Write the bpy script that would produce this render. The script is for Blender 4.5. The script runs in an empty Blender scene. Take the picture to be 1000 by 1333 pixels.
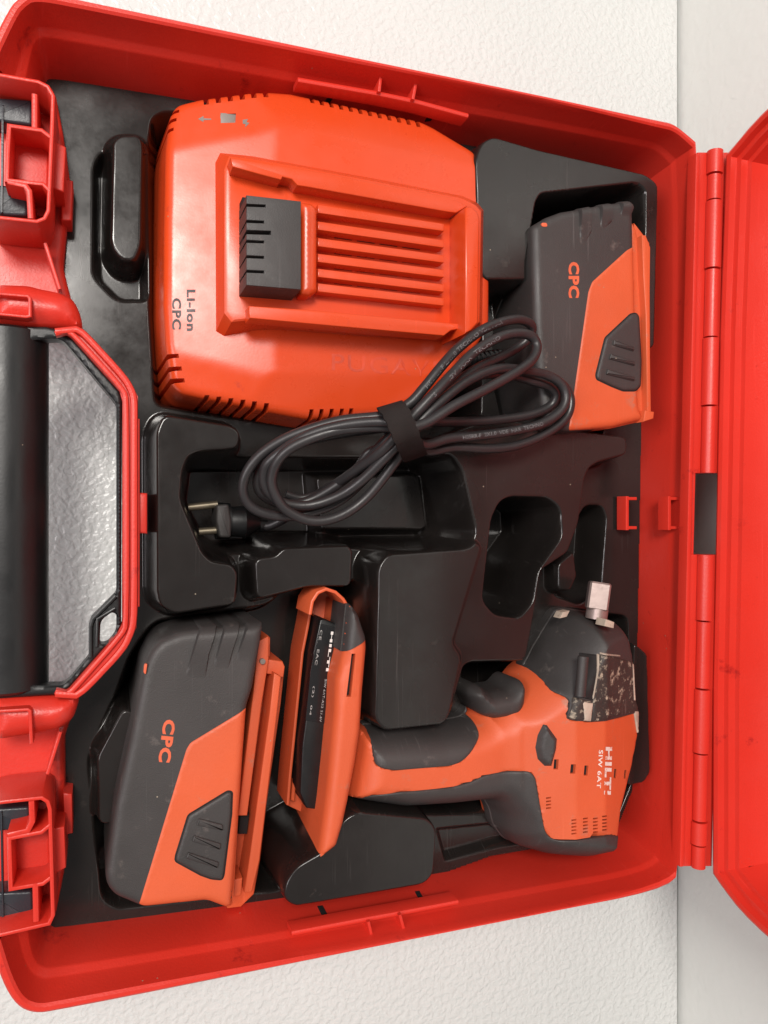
import bpy, bmesh, math, random
import numpy as np
from mathutils import Vector, Matrix
from mathutils.geometry import delaunay_2d_cdt
random.seed(4)
sc = bpy.context.scene
R = math.radians
S = 0.01                         # code works in centimetres, the scene in metres
# ------------------------------------------------------------------ camera
CAMZ = 48.1; TILT = R(20.0); F = 1020.0; CX, CY = 500.0, 666.5
cam_d = bpy.data.cameras.new('camera'); cam = bpy.data.objects.new('camera', cam_d)
sc.collection.objects.link(cam); sc.camera = cam
cam.location = (0, 0, CAMZ*S)
right = Vector((math.cos(TILT), 0, math.sin(TILT))); up = Vector((0, 1, 0)); back = right.cross(up)
cam.rotation_euler = Matrix((right, up, back)).transposed().to_euler()
cam_d.sensor_fit = 'VERTICAL'; cam_d.sensor_height = 36.0; cam_d.lens = F/1333*36.0
cam_d.clip_start = 0.01; cam_d.clip_end = 50
# ------------------------------------------------------------------ light
world = bpy.data.worlds.new('World'); sc.world = world; world.use_nodes = True
bg = world.node_tree.nodes['Background']; bg.inputs[0].default_value = (1.0, 0.95, 0.92, 1); bg.inputs[1].default_value = 0.27
sc.view_settings.view_transform = 'Standard'; sc.view_settings.look = 'None'
sc.view_settings.exposure = 0.12; sc.view_settings.gamma = 1.0
def area(name, loc, target, sx, sy, power, col):
    l = bpy.data.lights.new(name, 'AREA'); l.shape = 'RECTANGLE'; l.size = sx; l.size_y = sy
    l.energy = power; l.color = col
    o = bpy.data.objects.new(name, l); sc.collection.objects.link(o); o.location = loc
    o.rotation_euler = (Vector(target)-Vector(loc)).to_track_quat('-Z', 'Y').to_euler()
area('ceiling_lamp', (-0.40, 0.66, 1.9), (0.12, 0.05, 0.1), 0.5, 0.5, 33, (1.0, 0.95, 0.89))
area('window_light', (-1.5, 0.1, 1.5), (0.1, 0.0, 0.05), 0.8, 0.8, 19, (1.0, 0.93, 0.95))
# ------------------------------------------------------------------ projection: photo pixel + height -> place
ct, st = math.cos(TILT), math.sin(TILT)
def P(px, py, z):
    a = (px-CX)/F; b = (CY-py)/F
    den = ct - st*a; D = CAMZ - z
    return (D*(st+ct*a)/den, D*b/den)
def W(pts, z): return [P(p[0], p[1], z) for p in pts]
def PX(x, y, z):
    zc = x*st + (CAMZ-z)*ct; xr = x*ct - (CAMZ-z)*st
    return CX+F*xr/zc, CY-F*y/zc
# ------------------------------------------------------------------ polygon helpers
def chaikin(p, n=1, closed=True, q=0.25):
    for _ in range(n):
        o = []; m = len(p)
        if not closed: o.append(p[0])
        for i in range(m if closed else m-1):
            a = p[i]; b = p[(i+1) % m]
            o.append(tuple(a[k]*(1-q)+b[k]*q for k in range(len(a)))); o.append(tuple(a[k]*q+b[k]*(1-q) for k in range(len(a))))
        if not closed: o.append(p[-1])
        p = o
    return p
def rnd(p, r, n=4):
    """round polygon corners with radius about r"""
    out = []; m = len(p)
    for i in range(m):
        a, b, c = (Vector(p[i-1][:2]), Vector(p[i][:2]), Vector(p[(i+1) % m][:2]))
        u = a-b; v = c-b
        if u.length < 1e-6 or v.length < 1e-6: continue
        d = min(r, u.length*.45, v.length*.45)
        p0 = b+u.normalized()*d; p1 = b+v.normalized()*d
        if u.normalized().dot(v.normalized()) < -0.985: out.append(tuple(b)); continue
        for k in range(n+1):
            t = k/n; q = p0*(1-t)**2 + b*2*t*(1-t) + p1*t*t
            out.append(tuple(q))
    return out
def garea(p):
    return 0.5*sum(p[i-1][0]*p[i][1]-p[i][0]*p[i-1][1] for i in range(len(p)))
def ccw(p): return list(p) if garea(p) > 0 else list(p)[::-1]
def offset(p, d):
    """positive d grows a counter-clockwise polygon"""
    out = []; m = len(p)
    for i in range(m):
        a, b, c = Vector(p[i-1]), Vector(p[i]), Vector(p[(i+1) % m])
        e1 = (b-a); e2 = (c-b)
        if e1.length < 1e-9: e1 = e2
        if e2.length < 1e-9: e2 = e1
        n1 = Vector((e1.y, -e1.x)).normalized(); n2 = Vector((e2.y, -e2.x)).normalized()
        n = (n1+n2)
        if n.length < 1e-6: n = n1
        n.normalize(); k = 1/max(.5, n.dot(n1))
        out.append((b.x+n.x*d*k, b.y+n.y*d*k))
    return out
def sd(X, Y, poly):
    X = np.asarray(X, float); Y = np.asarray(Y, float)
    d2 = np.full(X.shape, 1e18); ins = np.zeros(X.shape, bool); m = len(poly)
    for i in range(m):
        x1, y1 = poly[i-1][:2]; x2, y2 = poly[i][:2]
        ex, ey = x2-x1, y2-y1; L = ex*ex+ey*ey
        if L < 1e-14: continue
        wx, wy = X-x1, Y-y1; t = np.clip((wx*ex+wy*ey)/L, 0, 1)
        d2 = np.minimum(d2, (wx-ex*t)**2+(wy-ey*t)**2)
        if y1 != y2:
            c = ((y1 <= Y) & (Y < y2)) | ((y2 <= Y) & (Y < y1))
            ins ^= c & (X < (x2-x1)*(Y-y1)/(y2-y1)+x1)
    return np.where(ins, -1, 1)*np.sqrt(d2)
def sstep(t): t = np.clip(t, 0, 1); return t*t*(3-2*t)
# ------------------------------------------------------------------ object helpers
COL = sc.collection
WL = {}
def tag(o, label=None, cat=None, group=None, kind=None):
    if label: o['label'] = label
    if cat: o['category'] = cat
    if group: o['group'] = group
    if kind: o['kind'] = kind
    return o
def thing(name, loc, label, cat, group=None):
    o = bpy.data.objects.new(name, None); COL.objects.link(o); o.empty_display_size = .02
    o.location = Vector(loc)*S; WL[o.name] = Vector(loc); tag(o, label, cat, group); return o
def link(name, verts, faces, m, parent=None, sharp=38, smooth=True):
    v = np.array(verts, float)
    c = Vector(((v[:, 0].min()+v[:, 0].max())/2, (v[:, 1].min()+v[:, 1].max())/2, v[:, 2].min()))
    me = bpy.data.meshes.new(name)
    me.from_pydata([((a-c.x)*S, (b-c.y)*S, (d-c.z)*S) for a, b, d in v.tolist()], [], faces)
    me.validate(); 
    if m is not None: me.materials.append(m)
    if smooth:
        me.shade_smooth(); me.set_sharp_from_angle(angle=R(sharp))
    o = bpy.data.objects.new(name, me); COL.objects.link(o)
    WL[o.name] = c.copy()
    if parent is not None:
        o.parent = parent; o.location = (c-WL[parent.name])*S
    else: o.location = c*S
    return o
def fixn(o):
    bm = bmesh.new(); bm.from_mesh(o.data); bmesh.ops.recalc_face_normals(bm, faces=bm.faces[:])
    bm.to_mesh(o.data); bm.free(); return o
def slab_geo(poly, zt, zb, bev=.1, draft=0.0, seg=3):
    poly = ccw(poly); n = len(poly); rings = []
    rings.append([(x, y, zb) for x, y in offset(poly, draft)])
    for k in range(seg+1):
        a = k/seg*math.pi/2
        rings.append([(x, y, zt-bev+bev*math.sin(a)) for x, y in offset(poly, -bev*(1-math.cos(a)))])
    V = [v for r in rings for v in r]; Fc = []
    for r in range(len(rings)-1):
        for i in range(n):
            j = (i+1) % n; Fc.append((r*n+i, r*n+j, (r+1)*n+j, (r+1)*n+i))
    Fc.append(tuple((len(rings)-1)*n+i for i in range(n))); Fc.append(tuple(range(n))[::-1])
    return V, Fc
def slab(name, pts, zt, zb, m, parent=None, bev=.1, draft=0.0, r=0.0, world_pts=False):
    p = pts if world_pts else W(pts, zt)
    if r: p = rnd(p, r)
    V, Fc = slab_geo(p, zt, zb, bev, draft)
    return link(name, V, Fc, m, parent)
def join_geo(parts):
    V = []; Fc = []
    for v, f in parts:
        b = len(V); V += list(v); Fc += [tuple(i+b for i in t) for t in f]
    return V, Fc
def ribbon(pts, w, z):
    """polyline in photo pixels -> strip polygon of width w pixels at height z"""
    L = []; Rr = []; m = len(pts)
    for i in range(m):
        a = Vector(pts[max(i-1, 0)]); c = Vector(pts[min(i+1, m-1)]); b = Vector(pts[i])
        t = (c-a).normalized(); n = Vector((-t.y, t.x)); 
        if 0 < i < m-1:
            t1 = (b-a).normalized(); k = 1/max(.6, n.dot(Vector((-t1.y, t1.x))))
        else: k = 1
        L.append(tuple(b+n*w/2*k)); Rr.append(tuple(b-n*w/2*k))
    return W(L+Rr[::-1], z)
def strip_geo(pts, w, zt, zb, bev=.06):
    """a thin wall swept along a polyline of photo pixels, w pixels wide"""
    p = [Vector(P(a[0], a[1], zt)) for a in pts]; m = len(p); V = []; Fc = []
    q = P(pts[0][0]+w, pts[0][1], zt); ww = (q[0]-p[0].x)*.5; bev = min(bev, ww*.8)
    for i in range(m):
        a = p[max(i-1, 0)]; b = p[i]; c = p[min(i+1, m-1)]
        t1 = (b-a).normalized() if i else (c-b).normalized(); t2 = (c-b).normalized() if i < m-1 else t1
        n1 = Vector((-t1.y, t1.x)); n2 = Vector((-t2.y, t2.x)); n = (n1+n2).normalized(); k = 1/max(.55, n.dot(n1))
        for u, z in ((-ww, zb), (-ww, zt-bev), (-ww+bev*.3, zt-bev*.3), (-ww+bev, zt), (ww-bev, zt), (ww-bev*.3, zt-bev*.3), (ww, zt-bev), (ww, zb)):
            V.append((b.x+n.x*u*k, b.y+n.y*u*k, z))
    for i in range(m-1):
        for k_ in range(8): j = (k_+1) % 8; Fc.append((i*8+k_, (i+1)*8+k_, (i+1)*8+j, i*8+j))
    Fc.append(tuple(range(8))); Fc.append(tuple(range((m-1)*8, m*8))[::-1])
    return V, Fc
def relief_geo(poly, zf, zb, step=.15, Rr=.3, holes=(), k=0.0, hole_depth=None):
    """a solid whose top follows zf(x, y) inside the outline, with crisp edges, holes and walls"""
    def dens(p, s):
        o = []
        for i in range(len(p)):
            a = p[i]; b = p[(i+1) % len(p)]; d = math.dist(a, b); q = max(1, int(math.ceil(d/s)))
            for j in range(q): o.append((a[0]+(b[0]-a[0])*j/q, a[1]+(b[1]-a[1])*j/q))
        return o
    loops = [dens(ccw(poly), step)] + [dens(ccw(h)[::-1], step) for h in holes]
    pts = []; edges = []
    for lp in loops:
        b = len(pts); pts += lp; edges += [(b+i, b+(i+1) % len(lp)) for i in range(len(lp))]
    nb = len(pts)
    def inside(x, y):
        d = sd(x, y, poly)
        for h in holes: d = np.maximum(d, -sd(x, y, h))
        return d
    lp = loops[0]
    for f in (.06, .25, .6):
        q = np.array(offset(lp, -Rr*f)); d = inside(q[:, 0], q[:, 1])
        ok = d < -Rr*f*.85
        pts += [tuple(v) for v in q[ok]]
    A = np.array(poly); x0, y0 = A.min(0); x1, y1 = A.max(0)
    gx, gy = np.meshgrid(np.arange(x0+step*.5, x1, step), np.arange(y0+step*.5, y1, step*.9))
    gx = gx + (np.arange(gx.shape[0]) % 2)[:, None]*step*.5
    gx = gx.ravel(); gy = gy.ravel(); d = inside(gx, gy); ok = d < -max(Rr*.75, step*.45)
    pts += list(zip(gx[ok].tolist(), gy[ok].tolist()))
    v2, e2, f2, *_ = delaunay_2d_cdt([Vector(p) for p in pts], edges, [], 0, 1e-6)
    V = np.array([(v.x, v.y) for v in v2]); T = np.array([f for f in f2 if len(f) == 3])
    c = V[T].mean(1); ok = inside(c[:, 0], c[:, 1]) < 0; T = T[ok]
    a = V[T]; ar = (a[:, 1, 0]-a[:, 0, 0])*(a[:, 2, 1]-a[:, 0, 1])-(a[:, 2, 0]-a[:, 0, 0])*(a[:, 1, 1]-a[:, 0, 1])
    T = np.where(ar[:, None] < 0, T[:, ::-1], T)
    Z = zf(V[:, 0], V[:, 1])
    used = {}; cnt = {}
    for t in T.tolist():
        for i in range(3):
            e = (t[i], t[(i+1) % 3]); cnt[e] = 1
    VV = [(V[i, 0], V[i, 1], float(Z[i])) for i in range(len(V))]; FF = [tuple(t) for t in T.tolist()]
    cen = A.mean(0)
    def low(i):
        if i not in used:
            x, y, z = VV[i]; used[i] = len(VV)
            VV.append((cen[0]+(x-cen[0])*(1+k), cen[1]+(y-cen[1])*(1+k), min(zb, z-.02)))
        return used[i]
    for (i, j) in list(cnt):
        if (j, i) not in cnt: FF.append((i, low(i), low(j), j))
    return VV, FF
def relief(name, poly, zf, zb, m, parent=None, step=.15, Rr=.3, holes=(), k=0.0, sharp=38):
    V, Fc = relief_geo(poly, zf, zb, step, Rr, holes, k)
    return link(name, V, Fc, m, parent, sharp)
def edge_round(poly, z, r):
    def f(x, y):
        d = np.clip(-sd(x, y, poly), 0, r)
        return z - r + np.sqrt(np.maximum(r*r-(r-d)**2, 0))
    return f
def tube_geo(path, rad, n=12, cap=True, samples=6):
    p = [Vector(q) for q in path]; pts = []
    for i in range(len(p)-1):
        p0 = p[max(i-1, 0)]; p1 = p[i]; p2 = p[i+1]; p3 = p[min(i+2, len(p)-1)]
        for k in range(samples):
            t = k/samples
            pts.append(.5*((2*p1)+(p2-p0)*t+(2*p0-5*p1+4*p2-p3)*t*t+(-p0+3*p1-3*p2+p3)*t**3))
    pts.append(p[-1])
    V = []; Fc = []; nrm = None
    for i, q in enumerate(pts):
        t = (pts[min(i+1, len(pts)-1)]-pts[max(i-1, 0)]).normalized()
        if nrm is None: nrm = t.orthogonal().normalized()
        nrm = (nrm-t*nrm.dot(t)).normalized(); bn = t.cross(nrm)
        r = rad(i/(len(pts)-1)) if callable(rad) else rad
        for k in range(n):
            a = 2*math.pi*k/n; V.append(tuple(q+nrm*math.cos(a)*r+bn*math.sin(a)*r))
    for i in range(len(pts)-1):
        for k in range(n):
            j = (k+1) % n; Fc.append((i*n+k, i*n+j, (i+1)*n+j, (i+1)*n+k))
    if cap: Fc.append(tuple(range(n))[::-1]); Fc.append(tuple(range((len(pts)-1)*n, len(pts)*n)))
    return V, Fc
def text(name, s, org, width, height, zf, m, parent, lift=.012, bold=.02, skew=(0, 0), mirror=False, down=(0, 1), upd=(1, 0)):
    """print lying on the surface zf; width runs along down, height along upd, both in photo pixels"""
    cu = bpy.data.curves.new('t', 'FONT'); cu.body = s; cu.size = 1; cu.offset = bold; cu.space_character = 1.12; cu.resolution_u = 3
    to = bpy.data.objects.new('t', cu); COL.objects.link(to)
    me = bpy.data.meshes.new_from_object(to.evaluated_get(bpy.context.evaluated_depsgraph_get()))
    vs = np.array([tuple(v.co)[:2] for v in me.vertices]); fs = [tuple(p.vertices) for p in me.polygons]
    bpy.data.objects.remove(to); bpy.data.curves.remove(cu); bpy.data.meshes.remove(me)
    vs -= vs.min(0); vs /= vs.max(0)
    V = []
    dn = Vector(down).normalized(); uv = Vector(upd).normalized()
    for u, v in vs:
        px = org[0]+dn.x*u*width+uv.x*v*height; py = org[1]+dn.y*u*width+uv.y*v*height
        z = 10.0
        for _ in range(4):
            x, y = P(px, py, z); z = float(zf(np.array([x]), np.array([y]))[0])
        V.append((x, y, z+lift))
    o = link(name, V, fs, m, parent, smooth=False)
    bm = bmesh.new(); bm.from_mesh(o.data)
    for f in bm.faces:
        if f.normal.z < 0: f.normal_flip()
    bm.to_mesh(o.data); bm.free(); return o
# ------------------------------------------------------------------ materials
def mat(name, col, rough=.4, var=.12, vscale=18, bump=.0, bscale=300, spec=.5, dirt=None, dirt_amt=.0, dirt_scale=40, metallic=0, rvar=.1, coat=0.0, coarse=0.0, scratch=0.0, specks=0.0, sgain=1.6):
    m = bpy.data.materials.new(name); m.use_nodes = True; nt = m.node_tree; N = nt.nodes; L = nt.links
    b = N['Principled BSDF']; tc = N.new('ShaderNodeTexCoord')
    geo = N.new('ShaderNodeNewGeometry')
    n1 = N.new('ShaderNodeTexNoise'); n1.inputs['Scale'].default_value = vscale; n1.inputs['Detail'].default_value = 6
    L.new(geo.outputs['Position'], n1.inputs['Vector'])
    mr = N.new('ShaderNodeMapRange'); mr.inputs[1].default_value = .3; mr.inputs[2].default_value = .7
    mr.inputs[3].default_value = 1-var; mr.inputs[4].default_value = 1+var; L.new(n1.outputs['Fac'], mr.inputs[0])
    mx = N.new('ShaderNodeVectorMath'); mx.operation = 'SCALE'; mx.inputs[0].default_value = col; L.new(mr.outputs[0], mx.inputs['Scale'])
    out = mx.outputs[0]
    if dirt is not None:
        n2 = N.new('ShaderNodeTexNoise'); n2.inputs['Scale'].default_value = dirt_scale; n2.inputs['Detail'].default_value = 9; n2.inputs['Roughness'].default_value = .7
        L.new(geo.outputs['Position'], n2.inputs['Vector'])
        r2 = N.new('ShaderNodeMapRange'); r2.inputs[1].default_value = .62-dirt_amt*.3; r2.inputs[2].default_value = .72-dirt_amt*.25; L.new(n2.outputs['Fac'], r2.inputs[0])
        mm = N.new('ShaderNodeMix'); mm.data_type = 'RGBA'; L.new(r2.outputs[0], mm.inputs[0]); L.new(out, mm.inputs[6]); mm.inputs[7].default_value = (*dirt, 1)
        out = mm.outputs[2]
    if scratch:
        # fine hairline scratches in two directions, kept to patches
        pz = N.new('ShaderNodeTexNoise'); pz.inputs['Scale'].default_value = 25; L.new(geo.outputs['Position'], pz.inputs['Vector'])
        acc = None
        for rot, sc_ in ((.5, (900, 14, 60)), (-.9, (700, 10, 60))):
            mp = N.new('ShaderNodeMapping'); mp.inputs['Rotation'].default_value = (0, 0, rot); mp.inputs['Scale'].default_value = sc_
            L.new(geo.outputs['Position'], mp.inputs['Vector'])
            ns = N.new('ShaderNodeTexNoise'); ns.inputs['Scale'].default_value = 1; ns.inputs['Detail'].default_value = 2; L.new(mp.outputs[0], ns.inputs['Vector'])
            rs = N.new('ShaderNodeMapRange'); rs.inputs[1].default_value = .66; rs.inputs[2].default_value = .74; L.new(ns.outputs['Fac'], rs.inputs[0])
            if acc is None: acc = rs
            else:
                mx2 = N.new('ShaderNodeMath'); mx2.operation = 'MAXIMUM'; L.new(acc.outputs[0], mx2.inputs[0]); L.new(rs.outputs[0], mx2.inputs[1]); acc = mx2
        rp_ = N.new('ShaderNodeMapRange'); rp_.inputs[1].default_value = .5; rp_.inputs[2].default_value = .62; rp_.inputs[4].default_value = scratch; L.new(pz.outputs['Fac'], rp_.inputs[0])
        ml = N.new('ShaderNodeMath'); ml.operation = 'MULTIPLY'; L.new(acc.outputs[0], ml.inputs[0]); L.new(rp_.outputs[0], ml.inputs[1])
        mm2 = N.new('ShaderNodeMix'); mm2.data_type = 'RGBA'; L.new(ml.outputs[0], mm2.inputs[0]); L.new(out, mm2.inputs[6])
        mm2.inputs[7].default_value = (min(.8, col[0]*sgain+.03), min(.8, col[1]*sgain+.03), min(.8, col[2]*sgain+.03), 1); out = mm2.outputs[2]
    if specks:
        vo = N.new('ShaderNodeTexVoronoi'); vo.inputs['Scale'].default_value = 160; L.new(geo.outputs['Position'], vo.inputs['Vector'])
        c1 = N.new('ShaderNodeMath'); c1.operation = 'LESS_THAN'; c1.inputs[1].default_value = .055; L.new(vo.outputs['Distance'], c1.inputs[0])
        sx = N.new('ShaderNodeSeparateColor'); L.new(vo.outputs['Color'], sx.inputs[0])
        c2 = N.new('ShaderNodeMath'); c2.operation = 'LESS_THAN'; c2.inputs[1].default_value = specks; L.new(sx.outputs[0], c2.inputs[0])
        c3 = N.new('ShaderNodeMath'); c3.operation = 'MULTIPLY'; L.new(c1.outputs[0], c3.inputs[0]); L.new(c2.outputs[0], c3.inputs[1])
        m3 = N.new('ShaderNodeMix'); m3.data_type = 'RGBA'; L.new(c3.outputs[0], m3.inputs[0]); L.new(out, m3.inputs[6]); m3.inputs[7].default_value = (.32, .27, .20, 1); out = m3.outputs[2]
    L.new(out, b.inputs['Base Color'])
    r3 = N.new('ShaderNodeMapRange'); r3.inputs[1].default_value = .3; r3.inputs[2].default_value = .7
    r3.inputs[3].default_value = max(.03, rough-rvar); r3.inputs[4].default_value = min(1, rough+rvar)
    n3 = N.new('ShaderNodeTexNoise'); n3.inputs['Scale'].default_value = vscale*2.3; n3.inputs['Detail'].default_value = 8; n3.inputs['Roughness'].default_value = .65
    L.new(geo.outputs['Position'], n3.inputs['Vector']); L.new(n3.outputs['Fac'], r3.inputs[0]); L.new(r3.outputs[0], b.inputs['Roughness'])
    b.inputs['Specular IOR Level'].default_value = spec; b.inputs['Metallic'].default_value = metallic; b.inputs['Coat Weight'].default_value = coat
    prev = None
    if bump:
        n4 = N.new('ShaderNodeTexNoise'); n4.inputs['Scale'].default_value = bscale; n4.inputs['Detail'].default_value = 3
        L.new(geo.outputs['Position'], n4.inputs['Vector'])
        bp = N.new('ShaderNodeBump'); bp.inputs['Strength'].default_value = bump; bp.inputs['Distance'].default_value = .0004
        L.new(n4.outputs['Fac'], bp.inputs['Height']); prev = bp
    if coarse:
        n5 = N.new('ShaderNodeTexNoise'); n5.inputs['Scale'].default_value = 14; n5.inputs['Detail'].default_value = 2
        L.new(geo.outputs['Position'], n5.inputs['Vector'])
        b2 = N.new('ShaderNodeBump'); b2.inputs['Strength'].default_value = coarse; b2.inputs['Distance'].default_value = .004
        L.new(n5.outputs['Fac'], b2.inputs['Height'])
        if prev: L.new(prev.outputs[0], b2.inputs['Normal'])
        prev = b2
    if prev: L.new(prev.outputs[0], b.inputs['Normal'])
    return m
M = {}
M['red'] = mat('red_case_plastic', (.60, .030, .017), .40, .06, 9, .25, 900, dirt=(.34, .012, .010), dirt_amt=.0, dirt_scale=50, coarse=.05, scratch=.35, specks=.06, sgain=1.25)
M['orange'] = mat('glossy_orange_plastic', (.62, .060, .012), .30, .06, 10, .05, 1200, dirt=(.45, .045, .02), dirt_amt=-.08, dirt_scale=70, scratch=.3, specks=.08, sgain=1.2)
M['borange'] = mat('matt_orange_plastic', (.60, .098, .032), .50, .07, 18, .3, 1500, dirt=(.44, .15, .09), dirt_amt=.04, dirt_scale=60, scratch=.4, specks=.06, sgain=1.2)
M['grey'] = mat('dark_grey_rubber', (.040, .036, .035), .52, .14, 22, .35, 1600, dirt=(.10, .085, .078), dirt_amt=.03, dirt_scale=70, scratch=.5, specks=.12, sgain=2)
M['liner'] = mat('black_formed_sheet', (.0155, .013, .012), .20, .3, 16, .03, 500, dirt=(.04, .034, .03), dirt_amt=-.04, dirt_scale=60, rvar=.08, coarse=.04, scratch=.4, specks=.04, sgain=2.2)
M['black'] = mat('black_plastic', (.007, .0075, .008), .40, .15, 20, .1, 900, specks=.1)
M['lever'] = mat('slate_plastic', (.022, .027, .034), .35, .15, 20, .2, 900)
M['print'] = mat('faint_cord_print', (.13, .13, .135), .5, .4, 300)
M['cord'] = mat('black_pvc_cord', (.023, .021, .022), .40, .15, 30, .15, 900)
M['strap'] = mat('black_hook_tape', (.022, .018, .017), .95, .25, 60, 1.0, 2500, spec=.15)
M['dark'] = mat('dark_opening', (.008, .006, .006), .8, .1, 20)
M['deep'] = mat('deep_red_shadow_plastic', (.42, .012, .01), .5, .1, 14, .2, 900)
M['ink'] = mat('dark_print', (.035, .02, .022), .5, .2, 80)
M['oink'] = mat('orange_print', (.66, .12, .05), .5, .15, 80)
M['white'] = mat('white_print', (.78, .72, .68), .5, .1, 80)
M['wornwhite'] = mat('worn_white_print', (.76, .68, .62), .5, .1, 80, dirt=(.60, .16, .08), dirt_amt=.36, dirt_scale=260)
M['dim'] = mat('pale_label_print', (.34, .33, .32), .5, .4, 300)
M['label'] = mat('black_label', (.012, .012, .013), .22, .2, 40, rvar=.05)
M['steel'] = mat('worn_steel', (.32, .25, .23), .42, .15, 70, .1, 600, metallic=.55, dirt=(.12, .08, .06), dirt_amt=-.05, dirt_scale=120)
M['brass'] = mat('dull_brass_pin', (.26, .22, .16), .4, .1, 60, metallic=.8)
M['lens'] = mat('grey_indicator_lens', (.22, .19, .17), .35, .1, 60)
M['residue'] = mat('sticker_residue', (.56, .056, .018), .5, .2, 60, .4, 500, dirt=(.62, .06, .012), dirt_amt=.3, dirt_scale=200)
M['pad'] = mat('scuffed_rubber_pad', (.035, .028, .024), .6, .3, 40, .6, 900, dirt=(.44, .37, .28), dirt_amt=.27, dirt_scale=190, scratch=.8, sgain=6)
M['scuff'] = mat('rubbed_pale_patch', (.42, .34, .27), .6, .25, 60, .5, 700, dirt=(.10, .05, .03), dirt_amt=.1, dirt_scale=110)
def foam(name, col, bs, dist, rough=.42):
    m = bpy.data.materials.new(name); m.use_nodes = True; nt = m.node_tree; N = nt.nodes; L = nt.links; b = N['Principled BSDF']
    g = N.new('ShaderNodeNewGeometry')
    n = N.new('ShaderNodeTexNoise'); n.inputs['Scale'].default_value = 9; n.inputs['Detail'].default_value = 5; L.new(g.outputs['Position'], n.inputs['Vector'])
    r = N.new('ShaderNodeMapRange'); r.inputs[3].default_value = .93; r.inputs[4].default_value = 1.05; L.new(n.outputs['Fac'], r.inputs[0])
    v = N.new('ShaderNodeVectorMath'); v.operation = 'SCALE'; v.inputs[0].default_value = col; L.new(r.outputs[0], v.inputs['Scale']); L.new(v.outputs[0], b.inputs['Base Color'])
    b.inputs['Roughness'].default_value = rough
    w = N.new('ShaderNodeTexNoise'); w.inputs['Scale'].default_value = bs; w.inputs['Detail'].default_value = 1.5; w.inputs['Distortion'].default_value = .25
    L.new(g.outputs['Position'], w.inputs['Vector'])
    rr = N.new('ShaderNodeValToRGB'); rr.color_ramp.elements[0].position = .38; rr.color_ramp.elements[1].position = .62; L.new(w.outputs['Fac'], rr.inputs[0])
    bp = N.new('ShaderNodeBump'); bp.inputs['Strength'].default_value = .34; bp.inputs['Distance'].default_value = dist; L.new(rr.outputs[0], bp.inputs['Height'])
    L.new(bp.outputs[0], b.inputs['Normal']); return m
M['foam'] = foam('white_foam_board', (.65, .665, .65), 240, .0012, .30)
M['foamwall'] = foam('white_foam_wall', (.70, .72, .69), 130, .0004, .4)
# ------------------------------------------------------------------ setting
wx = P(886, 666, 0)[0]
V, Fc = slab_geo([(-90, -110), (wx-.25, -110), (wx-.25, 110), (-90, 110)], 0, -3, .12)
tag(link('floor', V, Fc, M['foam']), kind='structure')
V, Fc = slab_geo([(wx, -110), (wx+4, -110), (wx+4, 110), (wx, 110)], 90, -3, .15)
tag(link('wall', V, Fc, M['foamwall']), kind='structure')
# ------------------------------------------------------------------ tool case
RIM = 11.0
case = thing('tool_case', (15, 0, 0), 'large open red plastic tool case with black handle and raised lid', 'tool case')
outer = [(-14,75),(16,12),(28,0),(42,-9),(92,0),(400,64),(700,124),(860,160),(876,163),(889,172),(915,195),(892,1131),(860,1158),(700,1190),(400,1249),(71,1313),(46,1316),(25,1307),(8,1278),(-8,1226)]
inner = [(60,170),(60,114),(61,107),(66,104),(110,110),(400,157),(680,202),(800,222),(812,225),(824,232),(838,250),(826,1075),(800,1100),(690,1115),(400,1164),(75,1206),(68,1204),(64,1200),(62,1190),(62,1150)]
A = chaikin(W(outer, RIM), 2, False); B = chaikin(W(inner, 6.4), 2, False)
def mix(t, z, d=0.0):
    out = []
    for a, b in zip(A, B):
        dx, dy = b[0]-a[0], b[1]-a[1]; l = math.hypot(dx, dy) or 1
        out.append((a[0]+dx*t+dx/l*d, a[1]+dy*t+dy/l*d, z))
    return out
prof = [mix(1.05, .2, -.5), mix(0, .9, .35), mix(0, 9.3, -.12), mix(0, 9.5, -.2), mix(0, 10.75, -.2), mix(0, 10.92, -.14), mix(0, RIM, -.04), mix(0, RIM, .12), mix(0, 10.9, .24), mix(0, 10.5, .30),
        mix(.36, 9.55), mix(.40, 9.42), mix(.56, 9.2), mix(.60, 9.05), mix(.72, 8.0), mix(1, 6.4), mix(1.06, 1.0), mix(1.06, .3)]
n = len(A); V = [v for r in prof for v in r]; Fc = []
for r in range(len(prof)-1):
    for i in range(n-1): Fc.append((r*n+i, r*n+i+1, (r+1)*n+i+1, (r+1)*n+i))
tray = fixn(link('tray', V, Fc, M['red'], case, 30))
# front wall pieces
XL = -14
def rel(name, pts, z, zb, m, parent, r=.25, cr=.3, holes=(), step=.2):
    p = rnd(W(pts, z), cr) if cr else W(pts, z)
    hs = [rnd(W(h, z), .15) for h in holes]
    return relief(name, p, edge_round(p, z, r), zb, m, parent, step, r, hs)
rel('front_wall', [(XL,96),(62,104),(72,118),(82,170),(91,232),(86,300),(82,345),(88,370),(95,396),(XL,396)], 7.5, .3, M['red'], case, .4)
rel('front_wall', [(XL,933),(94,933),(84,960),(85,1030),(89,1085),(83,1140),(72,1195),(62,1207),(XL,1225)], 7.5, .3, M['red'], case, .4)
rel('handle_mount', [(XL,364),(36,366),(50,370),(80,376),(95,384),(103,400),(107,415),(106,427),(XL,420)], 10.6, 8.6, M['red'], case, .9, .5, step=.15)
rel('handle_mount', [(XL,908),(80,908),(104,905),(101,924),(94,942),(80,953),(43,961),(XL,970)], 10.6, 8.6, M['red'], case, .9, .5, step=.15)
band_o = [(70,427),(104,428),(114,433),(168,492),(180,515),(180,552),(180,791),(178,818),(166,845),(117,897),(104,906),(70,908)]
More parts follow.
